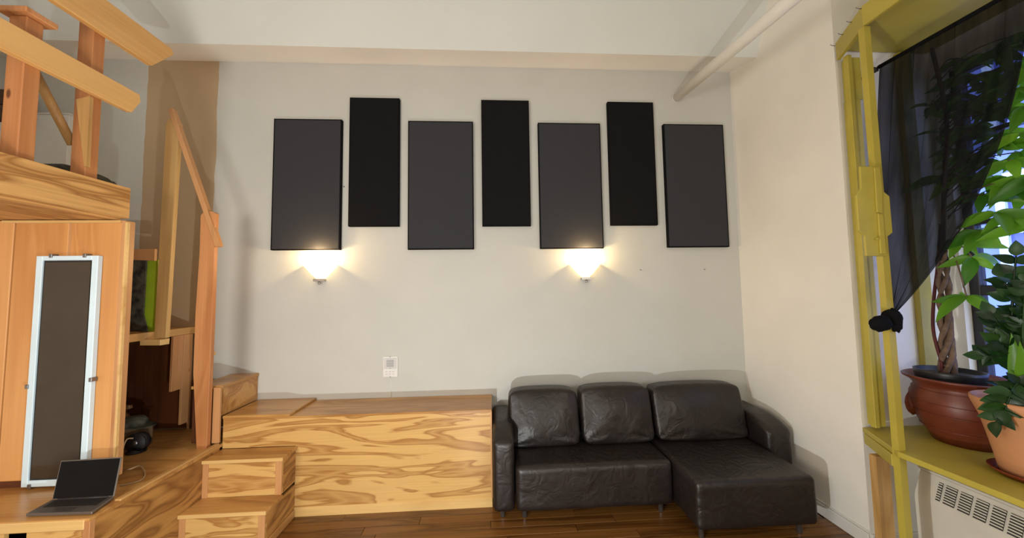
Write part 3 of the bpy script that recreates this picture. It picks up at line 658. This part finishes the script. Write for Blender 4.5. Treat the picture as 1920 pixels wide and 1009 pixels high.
soft('armrest', -0.008, 0.150, 2.60, 3.21, 0.08, 0.655, M['leather'], e, bev=0.045, cuts=12, nz=0.004, fn=arm_shape)
soft('armrest', 2.124, 2.325, 2.66, 3.21, 0.10, 0.635, M['leather'], e, bev=0.05, cuts=12, nz=0.004, fn=lambda v, q: arm_shape(v, q))
def cushion_fn(sd):
    def f(v, q):
        # pinched corners, crease fans from lower corners
        cn = (abs(q.x)**6)*(abs(q.z)**6)
        v.co.x -= 0.02*cn*math.copysign(1, q.x); v.co.z -= 0.015*cn*math.copysign(1, q.z)
        if q.y < 0:
            for sx in (-1, 1):
                dx, dz = (q.x-sx*1.05), (q.z+0.95)
                ang = math.atan2(dz, -dx*sx); rr = math.hypot(dx, dz)
                v.co.y += 0.011*math.sin(ang*11+sd+sx)*max(0, 1-rr/0.95)*min(1, rr*4)
    return f
for i, (x0, x1, z1) in enumerate(((0.125, 0.700, 0.838), (0.722, 1.318, 0.846), (1.338, 2.115, 0.842))):
    soft('back_cushion', x0, x1, 2.835, 2.985, 0.428, z1, M['leather'], e, bev=0.032, puff=0.040, nz=0.012, cuts=20, shear_y=0.100, seed=i*3.3, fn=cushion_fn(i*2.1))
def leg(x, y):
    lathe('leg', [(0.016, 0.002), (0.018, 0.006), (0.018, 0.125), (0.03, 0.128), (0.03, 0.135)], (x, y, 0), M['clip'], e, n=16)
for (x, y) in ((0.222, 2.685), (1.249, 2.665), (1.385, 2.375), (2.075, 2.37), (0.06, 3.12), (2.22, 3.12), (0.06, 2.70), (2.22, 2.75)): leg(x, y)

# ================================================================== YELLOW BAY FRAME AND SHELF
e = empty('yellow_window_frame', (2.3, 2.0, 0), 'yellow-green painted timber frame around the plant window', 'window frame')
A0 = Vector((2.395, 2.185, 0)); B0 = Vector((2.238, 1.872, 0))          # wall corner, projecting corner (plan)
dirA = (B0-A0).normalized(); inw = Vector((-dirA.y, dirA.x, 0));
if inw.x < 0: inw = -inw
def board(name, p, q, z0, z1, th, mat, bev=0.002):
    d = (q-p).normalized(); n = Vector((-d.y, d.x, 0))
    if n.x < 0: n = -n
    return prism(name, [p+Vector((0, 0, z0)), q+Vector((0, 0, z0)), q+n*th+Vector((0, 0, z0)), p+n*th+Vector((0, 0, z0))], (0, 0, z1-z0), mat, e, bev)
board('header', A0, B0, 3.228, 3.352, 0.022, M['yellow'])
board('header', B0, Vector((2.224, -0.2, 0)), 3.228, 3.352, 0.022, M['yellow'])
prism('soffit_board', [A0+Vector((0.0, 0, 3.30)), B0+Vector((0.03, 0, 3.30)), Vector((2.26, -0.2, 3.30)), Vector((WX-0.002, -0.2, 3.30)), Vector((WX-0.002, 2.19, 3.30))], (0, 0, 0.018), M['yellow'], e)
# post against the wall: front strip + deeper jamb
box('wall_post', 2.402, 2.432, 2.118, 2.150, 0.775, 3.226, M['yellow'], e, bev=0.002)
box('jamb', 2.434, 2.492, 2.135, 2.196, 0.775, 2.93, M['yellow'], e, bev=0.002)
box('jamb', 2.440, 2.520, 2.142, 2.196, 2.932, 3.226, M['yellow'], e, bev=0.002)
# projecting corner post, leaning very slightly as built
def post_seg(name, ptop, pbot, w0, dpt, mat):
    t, b2 = Vector(ptop), Vector(pbot); X_, Y_ = Vector((w0, 0, 0)), Vector((0, dpt, 0))
    bm = bmesh.new(); vs = [bm.verts.new(v) for v in (b2, b2+X_, b2+X_+Y_, b2+Y_, t, t+X_, t+X_+Y_, t+Y_)]
    for f in ((0, 1, 2, 3), (4, 5, 6, 7), (0, 1, 5, 4), (1, 2, 6, 5), (2, 3, 7, 6), (3, 0, 4, 7)): bm.faces.new([vs[i] for i in f])
    return link(name, bm_mesh(bm, name), mat, e)
post_seg('corner_post', (2.242, 1.872, 3.227), (2.250, 1.872, 0.0), 0.040, 0.034, M['yellow'])
# stacked plates nailed on the corner post
def plate(name, pts, Y, th, mat):
    prism(name, [onY(x, y, Y) for x, y in pts], (0, th, 0), mat, e, 0.002)
plate('joint_plate', [(1613, 312), (1651, 312), (1656, 358), (1668, 368), (1674, 436), (1664, 444), (1665, 480), (1625, 480), (1622, 443), (1611, 432), (1606, 366), (1615, 354)], 1.858, 0.012, M['yellow'])
plate('joint_plate', [(1640, 314), (1650, 314), (1655, 360), (1655, 400), (1645, 398)], 1.848, 0.010, M['yellow'])
plate('joint_plate', [(1647, 400), (1656, 402), (1662, 476), (1652, 476)], 1.848, 0.010, M['yellow'])
lathe('bolt_head', [(0.0005, -0.004), (0.010, -0.003), (0.011, 0.003)], tuple(onY(1645, 448, 1.846)), M['yellow'], e, n=12)
# window casing strip on the reveal
box('casing', 2.835, 2.925, 2.165, 2.198, 0.775, 3.29, M['yellow'], e, bev=0.002)
# raw timber leg under the shelf
post_seg('timber_leg', (2.305, 2.045, 0.640), (2.305, 2.045, 0.0), 0.085, 0.04, M['pine_z'])
for i, (px, py) in enumerate(((1606, 8), (1591, 28), (1572, 59), (1559, 87))):
    t = 1-i/3.0; c = A0.lerp(B0, t)-inw*0.001+Vector((0, 0, 3.345))
    tube('hook_nail', [c+Vector((0.004, 0.004, -0.006)), c-inw*0.020+Vector((0, 0, 0)), c-inw*0.026+Vector((0, 0, 0.008))], 0.0022, M['clip'], e, n=6)
SZ = 0.752
e = empty('plant_shelf', (2.6, 1.5, SZ-0.10), 'yellow-green painted shelf carrying the two terracotta pots', 'shelf')
prism('shelf_board', [Vector((2.398, 2.197, SZ-0.03)), Vector((B0.x-0.004, B0.y-0.004, SZ-0.03)), Vector((2.232, 0.0, SZ-0.03)), Vector((WX-0.002, 0.0, SZ-0.03)), Vector((WX-0.002, 2.197, SZ-0.03))], (0, 0, 0.03), M['yellow'], e, 0.003)
prism('end_skirt', [Vector((2.396, 2.190, SZ-0.098)), Vector((B0.x+0.004, B0.y+0.036, SZ-0.098)), Vector((B0.x+0.022, B0.y+0.030, SZ-0.098)), Vector((2.414, 2.186, SZ-0.098))], (0, 0, 0.066), M['yellow'], e, 0.002)

# ================================================================== WINDOW
win = empty('window_1', (WX, 1.3, WZ0), kind='structure')
ft = 0.055
for nm, (y0, y1, z0, z1) in (('window_stile', (WY1-0.05, WY1, WZ0, WZ1)), ('window_stile', (WY0, WY0+0.05, WZ0, WZ1)), ('window_rail', (WY0+0.05, WY1-0.05, WZ0, WZ0+0.05)), ('window_rail', (WY0+0.05, WY1-0.05, WZ1-0.05, WZ1)),
                             ('window_rail', (WY0+0.05, WY1-0.05, 1.60, 1.665)), ('window_rail', (WY0+0.05, WY1-0.05, 2.055, 2.085)), ('window_rail', (WY0+0.05, WY1-0.05, 2.62, 2.65)), ('window_mullion', (1.33, 1.365, WZ0+0.05, 1.60)), ('window_mullion', (1.33, 1.365, 1.665, 2.055)), ('window_mullion', (1.33, 1.365, 2.085, 2.62)), ('window_mullion', (1.33, 1.365, 2.65, WZ1-0.05))):
    box(nm, WX+0.05, WX+0.05+ft, y0, y1, z0, z1, M['winframe'], win, bev=0.003)
for (y0, y1) in ((WY0+0.05, 1.33), (1.365, WY1-0.05)):
    for (z0, z1) in ((WZ0+0.05, 1.60), (1.665, 2.055), (2.085, 2.62), (2.65, WZ1-0.05)):
        box('window_pane', WX+0.07, WX+0.076, y0, y1, z0, z1, M['glass'], win)
box('window_sill', WX-0.06, WX+0.05, -0.25, 2.19, WZ0-0.03, WZ0, M['trim'], win, bev=0.004)

# ================================================================== CURTAIN
XC = 2.545
rod0 = onX(1643, 130, XC); rod1 = onX(1649, 125, XC)
e = empty('curtain_rod', rod0, 'thin black curtain rod across the top of the plant window', 'curtain rod')
rod_end = Vector((XC, 0.55, rod1.z-0.02))
tube('rod', [rod1+Vector((0, 0.02, 0)), rod_end], 0.008, M['black'], e, n=10)
tube('finial', [rod1+Vector((0, 0.018, -0.012)), rod1+Vector((0, 0.040, 0.010))], 0.013, M['black'], e, n=10)
box('rod_bracket', XC-0.008, XC+0.008, rod1.y+0.012, 2.198, rod1.z-0.02, rod1.z-0.006, M['black'], e)
e = empty('black_curtain', onX(1662, 600, 2.27), 'sheer black curtain knotted around the yellow corner post', 'curtain')
K = Vector(onY(1668, 596, 1.905)); NU, NV = 90, 46
bm = bmesh.new(); g = []
T0 = rod1.copy(); T1 = Vector((XC, onX(1936, -32, XC).y, rod1.z-0.012))
M0 = onX(1645, 400, 2.43); M1 = onX(1858, 318, 2.43)
for i in range(NU+1):
    u = i/NU; T = T0.lerp(T1, u); Kp = K+Vector((0.0, -0.035*u+0.01, 0.02*u))
    Mid = M0.lerp(M1, u)
    C = (Mid-T*0.25-Kp*0.25)*2
    col = []
    for j in range(NV+1):
        v = j/NV; p = T*(1-v)**2+C*2*v*(1-v)+Kp*v*v
        amp = (0.010+0.007*math.sin(u*23))*(1-0.6*v)
        p = p+Vector((1, 0.2, 0))*amp*math.sin(u*math.tau*11+1.2*math.sin(v*3+u*5))
        p += Vector((0, 0.010*math.sin(u*math.tau*7+v*4)*(1-v), 0))
        col.append(bm.verts.new(p))
    g.append(col)
for i in range(NU):
    for j in range(NV): bm.faces.new((g[i][j], g[i+1][j], g[i+1][j+1], g[i][j+1]))
link('sheer_panel', bm_mesh(bm, 'sheer_panel'), M['sheer'], e, smooth=True)
tube('top_hem', [T0+Vector((0, 0.004, 0)), T1], 0.012, M['panel_edge'], e, n=10)
def blob(name, c, rad, sc_, mat, par, sd=0.0, sub=3, amp=0.2):
    bm = bmesh.new(); bmesh.ops.create_icosphere(bm, subdivisions=sub, radius=1.0)
    for v in bm.verts:
        n = noise.noise(v.co*2.2+Vector((sd, sd, sd))); v.co *= 1+amp*n
        v.co = Vector((v.co.x*sc_[0], v.co.y*sc_[1], v.co.z*sc_[2]))*rad+Vector(c)
    return link(name, bm_mesh(bm, name), mat, par, smooth=True)
blob('knot', onY(1651, 607, 1.845), 0.052, (1.1, 0.7, 0.85), M['panel_edge'], e, 1.0)
blob('knot_wrap', onY(1672, 596, 1.872), 0.050, (0.8, 0.9, 1.1), M['panel_edge'], e, 5.0)
blob('loose_end', onY(1681, 610, 1.860), 0.040, (0.6, 0.5, 1.0), M['panel_edge'], e, 9.0, amp=0.45)

# ================================================================== POTS AND PLANTS
pc = Vector((2.745, 1.935, SZ)); ph = 0.375
e = empty('red_pot', pc, 'big glazed red-brown terracotta pot with flared rim', 'pot')
prof = [(0.002, 0.0), (0.128, 0.0), (0.140, 0.03), (0.168, 0.08), (0.200, 0.150), (0.214, 0.215), (0.208, 0.270), (0.190, 0.310), (0.188, 0.322), (0.205, 0.345), (0.232, 0.362), (0.236, 0.372), (0.228, 0.377), (0.190, 0.350), (0.172, 0.325), (0.172, 0.20), (0.002, 0.19)]
lathe('pot_body', prof, pc, M['terra'], e, n=56)
bm = bmesh.new()
for zz, rr in ((0.085, 0.1725), (0.175, 0.2085), (0.235, 0.2135), (0.300, 0.1955)):
    tube_bm(bm, [(pc.x+rr*math.cos(t*math.tau/48), pc.y+rr*math.sin(t*math.tau/48), pc.z+zz) for t in range(49)], 0.0028, 6)
link('throwing_ridges', bm_mesh(bm, 'throwing_ridges'), M['terra'], e, smooth=True)
ang = math.radians(140)
blob('side_lug', (pc.x+0.196*math.cos(ang), pc.y+0.196*math.sin(ang), pc.z+0.19), 0.042, (0.8, 0.9, 1.6), M['terra'], e, 3.0, amp=0.25)

ic = Vector((2.690, 1.945, SZ+0.195))
tree = empty('money_tree', ic, 'braided-trunk money tree in a black inner pot with bright green leaves', 'potted tree')
lathe('inner_pot', [(0.002, 0.0), (0.115, 0.0), (0.140, 0.205), (0.143, 0.220), (0.134, 0.222), (0.130, 0.19), (0.002, 0.185)], ic, M['inner_pot'], tree, n=40)
lathe('soil', [(0.002, 0.203), (0.08, 0.201), (0.131, 0.193), (0.12, 0.186)], ic, M['soil'], tree, n=30)
tb = ic+Vector((0.0, 0, 0.195)); tt = Vector(onX(1768, 470, 2.70))
for s_ in range(4):
    pts = []
    for k in range(26):
        v = k/25; a_ = s_*math.tau/4+v*math.tau*1.5; rr = (0.024+0.006*math.sin(v*9+s_))*(1-0.3*v)
        pts.append(tb.lerp(tt, v)+Vector((math.cos(a_)*rr, math.sin(a_)*rr, 0)))
    tube('trunk', pts, [0.015-0.006*k/25+0.002*math.sin(k*1.7+s_) for k in range(26)], M['bark'], tree, n=8)
st = [onX(1765, 680, 2.66), onX(1750, 620, 2.66), onX(1751, 560, 2.68), onX(1758, 500, 2.70), onX(1764, 420, 2.72)]
tube('side_stem', smooth_path([tb+Vector((-0.04, 0, 0))]+st), 0.008, M['bark_red'], tree)
# leaflet mesh (lens shaped, creased along the midrib)
def leaf_mesh(name, L, W, fold, droop, mat):
    bm = bmesh.new(); n = 8; rows = []
    for k in range(n+1):
        v = k/n; wd = W*math.sin(math.pi*min(1, v**0.75))*(0.98 if 0 < k < n else 0.0)+0.0005
        z = -droop*v*v
        rows.append([bm.verts.new((v*L, s*wd, z+abs(s)*fold*wd)) for s in (-1, 0, 1)])
    for k in range(n):
        for s in (0, 1): bm.faces.new((rows[k][s], rows[k+1][s], rows[k+1][s+1], rows[k][s+1]))
    me = bm_mesh(bm, name); me.materials.append(mat)
    for p in me.polygons: p.use_smooth = True
    return me
lmesh = [leaf_mesh('leaf', 0.135, 0.024, 0.35, 0.03, M['leaf']), leaf_mesh('leaf', 0.11, 0.021, 0.3, 0.05, M['leaf']), leaf_mesh('leaf', 0.155, 0.027, 0.4, 0.045, M['leaf'])]
def place(me, p, d, roll, par, scale=1.0, name='leaf', up=None, jit=0.6):
    """leaf at p pointing along d; its face turns towards up (default: the room) with some scatter"""
    o = bpy.data.objects.new(name, me); COL.objects.link(o)
    xa = Vector(d).normalized()
    n = Vector(up if up is not None else (-0.75, -0.5, 0.45))+Vector((random.uniform(-jit, jit), random.uniform(-jit, jit), random.uniform(-jit, jit)))
    ya = n.cross(xa); ya = ya.normalized() if ya.length > 1e-3 else xa.orthogonal().normalized(); za = xa.cross(ya)
    mt = Matrix((xa, ya, za)).transposed().to_4x4()
    o.parent = par; o.matrix_parent_inverse = Matrix.Translation(-world_loc(par))
    o.matrix_basis = Matrix.Translation(Vector(p)) @ mt @ Matrix.Scale(scale, 4)
    return o
clusters = [(1822, 482), (1868, 398), (1893, 335), (1838, 432), (1812, 555), (1905, 395), (1912, 250), (1895, 300), (1846, 365),
            (1800, 450), (1918, 200), (1935, 330), (1940, 420), (1905, 165), (1930, 130),
            (1870, 250), (1840, 300), (1800, 330), (1845, 200), (1810, 240), (1870, 150), (1830, 140), (1890, 90), (1790, 180), (1770, 250), (1765, 330), (1800, 110), (1850, 100), (1745, 200), (1790, 280), (1880, 200), (1815, 190), (1960, 250), (1960, 160), (1900, 120), (1912, 285), (1885, 270), (1915, 355), (1860, 330), (1925, 60), (1860, 180), (1820, 290)]
bmst = bmesh.new()
for i, (px, py) in enumerate(clusters):
    X = 2.60+0.30*random.random() if i < 15 else 2.76+0.22*random.random()
    c = Vector(onX(px, py, X))
    # petiole back to the crown axis
    ax = tt+Vector((0.02, -0.02, max(0.0, min(1.25, c.z-tt.z-0.12))))
    tube_bm(bmst, smooth_path([ax, ax.lerp(c, 0.5)+Vector((0, 0, 0.05)), c], 3), 0.0035, 5)
    nl = random.choice((5, 5, 6, 7)); base = random.random()*math.tau
    tilt = Vector((random.uniform(-0.5, -0.1), random.uniform(-0.5, -0.1), 0.9)).normalized()
    t1 = tilt.cross(Vector((0, 1, 0.2))).normalized(); t2 = tilt.cross(t1)
    for k in range(nl):
        a_ = base+k*math.tau/nl+random.uniform(-0.15, 0.15)
        d = t1*math.cos(a_)+t2*math.sin(a_)-tilt*random.uniform(0.15, 0.55)
        d.normalize()
        if (c+d*0.19).y > 2.14: d.y = min(d.y, 0.0)-0.3
        if (c+d*0.19).x > WX: d.x = -abs(d.x)
        place(random.choice(lmesh), c, d, random.uniform(-0.4, 0.4), tree, random.uniform(0.9, 1.3))
tube_bm(bmst, smooth_path([tt, tt+Vector((0.02, -0.02, 0.4)), tt+Vector((0.03, -0.05, 0.8)), tt+Vector((0.02, -0.02, 1.25))]), 0.010, 6)
link('branches', bm_mesh(bmst, 'branches'), M['bark'], tree, smooth=True)

p2 = Vector((2.560, 1.545, SZ)); 
e = empty('pot_saucer', p2, 'glossy dark terracotta saucer under the pale pot', 'saucer')
lathe('dish', [(0.002, 0.0), (0.125, 0.0), (0.150, 0.022), (0.156, 0.030), (0.149, 0.031), (0.125, 0.010), (0.002, 0.008)], p2, M['terra_s'], e, n=44)
zz = empty('zz_plant', p2+Vector((0, 0, 0.009)), 'dark glossy-leaved plant in a pale orange terracotta pot', 'potted plant')
pb = p2+Vector((0, 0, 0.009))
lathe('pot', [(0.002, 0.0), (0.120, 0.0), (0.132, 0.08), (0.150, 0.18), (0.166, 0.26), (0.185, 0.315), (0.192, 0.335), (0.192, 0.352), (0.183, 0.357), (0.170, 0.335), (0.158, 0.29), (0.002, 0.285)], pb, M['terra_l'], zz, n=48)
lathe('soil', [(0.002, 0.312), (0.10, 0.310), (0.163, 0.300), (0.15, 0.288)], pb, M['soil'], zz, n=30)
dl = [leaf_mesh('leaf', 0.062, 0.022, 0.25, 0.008, M['leaf_dark']), leaf_mesh('leaf', 0.074, 0.025, 0.25, 0.014, M['leaf_dark'])]
tops = [((1860, 590), 2.50), ((1880, 520), 2.52), ((1905, 480), 2.48), ((1925, 530), 2.50), ((1848, 668), 2.50), ((1868, 790), 2.33), ((1884, 770), 2.36), ((1915, 600), 2.50), ((1940, 560), 2.55), ((1870, 640), 2.42)]
for i, ((px, py), X) in enumerate(tops):
    tip = Vector(onX(px, py, X)); b0_ = pb+Vector((random.uniform(-0.07, 0.03), random.uniform(-0.05, 0.07), 0.30))
    midp = b0_.lerp(tip, 0.5)+Vector((0, 0, 0.10 if py < 700 else 0.13))
    path = smooth_path([b0_, midp, tip], 10)
    bmst = bmesh.new(); tube_bm(bmst, path, [0.008-0.005*k/(len(path)-1) for k in range(len(path))], 6)
    link('stem', bm_mesh(bmst, 'stem'), M['leaf_dark'], zz, smooth=True)
    for k in range(6, len(path)-1, 2):
        d0_ = (path[k+1]-path[k-1]).normalized(); sd = d0_.cross(Vector((-0.7, -0.6, 0.3))).normalized()
        for s_ in (-1, 1):
            d = sd*s_*0.8+d0_*0.6+Vector((0, 0, random.uniform(-0.1, 0.25)))
            place(random.choice(dl), path[k], d, random.uniform(-0.5, 0.5), zz, random.uniform(0.8, 1.15))
    place(dl[1], path[-1], path[-1]-path[-3], 0, zz)
# two blade-like pale leaves rising from the pot
blade = leaf_mesh('leaf', 0.26, 0.022, 0.3, 0.0, M['leaf'])
for (px, py, X) in ((1896, 625, 2.46), (1912, 640, 2.46)):
    b0_ = pb+Vector((-0.06, -0.01, 0.30)); tip = Vector(onX(px, py, X))
    place(blade, b0_, tip-b0_, 0.4, zz, (tip-b0_).length/0.26)

# ================================================================== RADIATOR
RX = 2.62; RY1 = 2.115
e = empty('radiator_cover', (RX, 1.2, 0), 'cream metal radiator cover with louvred vents under the shelf', 'radiator')
prism('cabinet', [(2.76, RY1, 0.015), (RX, RY1, 0.015), (RX-0.004, RY1, 0.36), (RX, RY1, 0.385), (RX+0.05, RY1, 0.520), (2.77, RY1, 0.530)], (0, -2.0, 0), M['rad'], e, 0.004)
box('top_lip', RX+0.035, 2.775, RY1-2.0, RY1+0.004, 0.526, 0.540, M['rad'], e, bev=0.003)
dn = Vector((0.05, 0, 0.135)).normalized(); out = Vector((-dn.z, 0, dn.x))
lv = None
for i in range(14):
    ya = RY1-0.075-i*0.064; yb = ya-0.050
    if i == 0: ya -= 0.03
    q0 = Vector((RX+0.0035, ya, 0.394)); q1 = q0+dn*0.105
    pn = [q0+out*0.0045, Vector((q0.x, yb, q0.z))+out*0.0045, Vector((q1.x, yb, q1.z))+out*0.0045, q1+out*0.0045]
    vent = prism('vent', pn, out*0.0012, M['rad_dark'], e)
    if lv is None or i == 0: pass
    bm = bmesh.new()
    for k in range(7):
        s0_ = q0+dn*(0.008+k*0.0145)+out*0.0058
        vs = [bm.verts.new(p) for p in (s0_, Vector((s0_.x, yb, s0_.z)), Vector((s0_.x, yb, s0_.z))+dn*0.006+out*0.004, s0_+dn*0.006+out*0.004)]
        ws = [bm.verts.new(v.co+dn*0.0015) for v in vs]
        bm.faces.new(vs); bm.faces.new(ws[::-1])
        for a_ in range(4): bm.faces.new((vs[a_], ws[a_], ws[(a_+1) % 4], vs[(a_+1) % 4]))
    link('louvre_slats', bm_mesh(bm, 'louvre_slats'), M['rad'], vent)

# ================================================================== OUTSIDE
struct(box('street', 3.5, 30, -20, 30, -4.2, -4.0, M['street']))
fx = 9.0
e = empty('building_across', (fx, 8, -4), 'pale blue building with white window bars across the street', 'building')
box('facade', fx, fx+3, -6, 24, -4, 9, M['bluefac'], e)
for iy in range(10):
    for iz in range(5):
        y0 = -5+iy*2.8; z0 = -3.4+iz*2.5
        wn = box('facade_window', fx-0.06, fx-0.01, y0, y0+2.1, z0, z0+1.9, M['glassfac'], e)
        bm = bmesh.new()
        for (u0, u1, v0, v1) in ((-0.08, 0.04, -0.05, 1.95), (2.06, 2.18, -0.05, 1.95), (0.04, 2.06, -0.1, 0.04), (0.04, 2.06, 1.86, 1.98), (0.67, 0.73, 0.04, 1.86), (1.37, 1.43, 0.04, 1.86), (0.04, 0.67, 0.92, 0.98), (0.73, 1.37, 0.92, 0.98), (1.43, 2.06, 0.92, 0.98)):
            bx(bm, fx-0.12, fx-0.062, y0+u0, y0+u1, z0+v0, z0+v1)
        link('window_bars', bm_mesh(bm, 'window_bars'), M['whitefac'], wn)
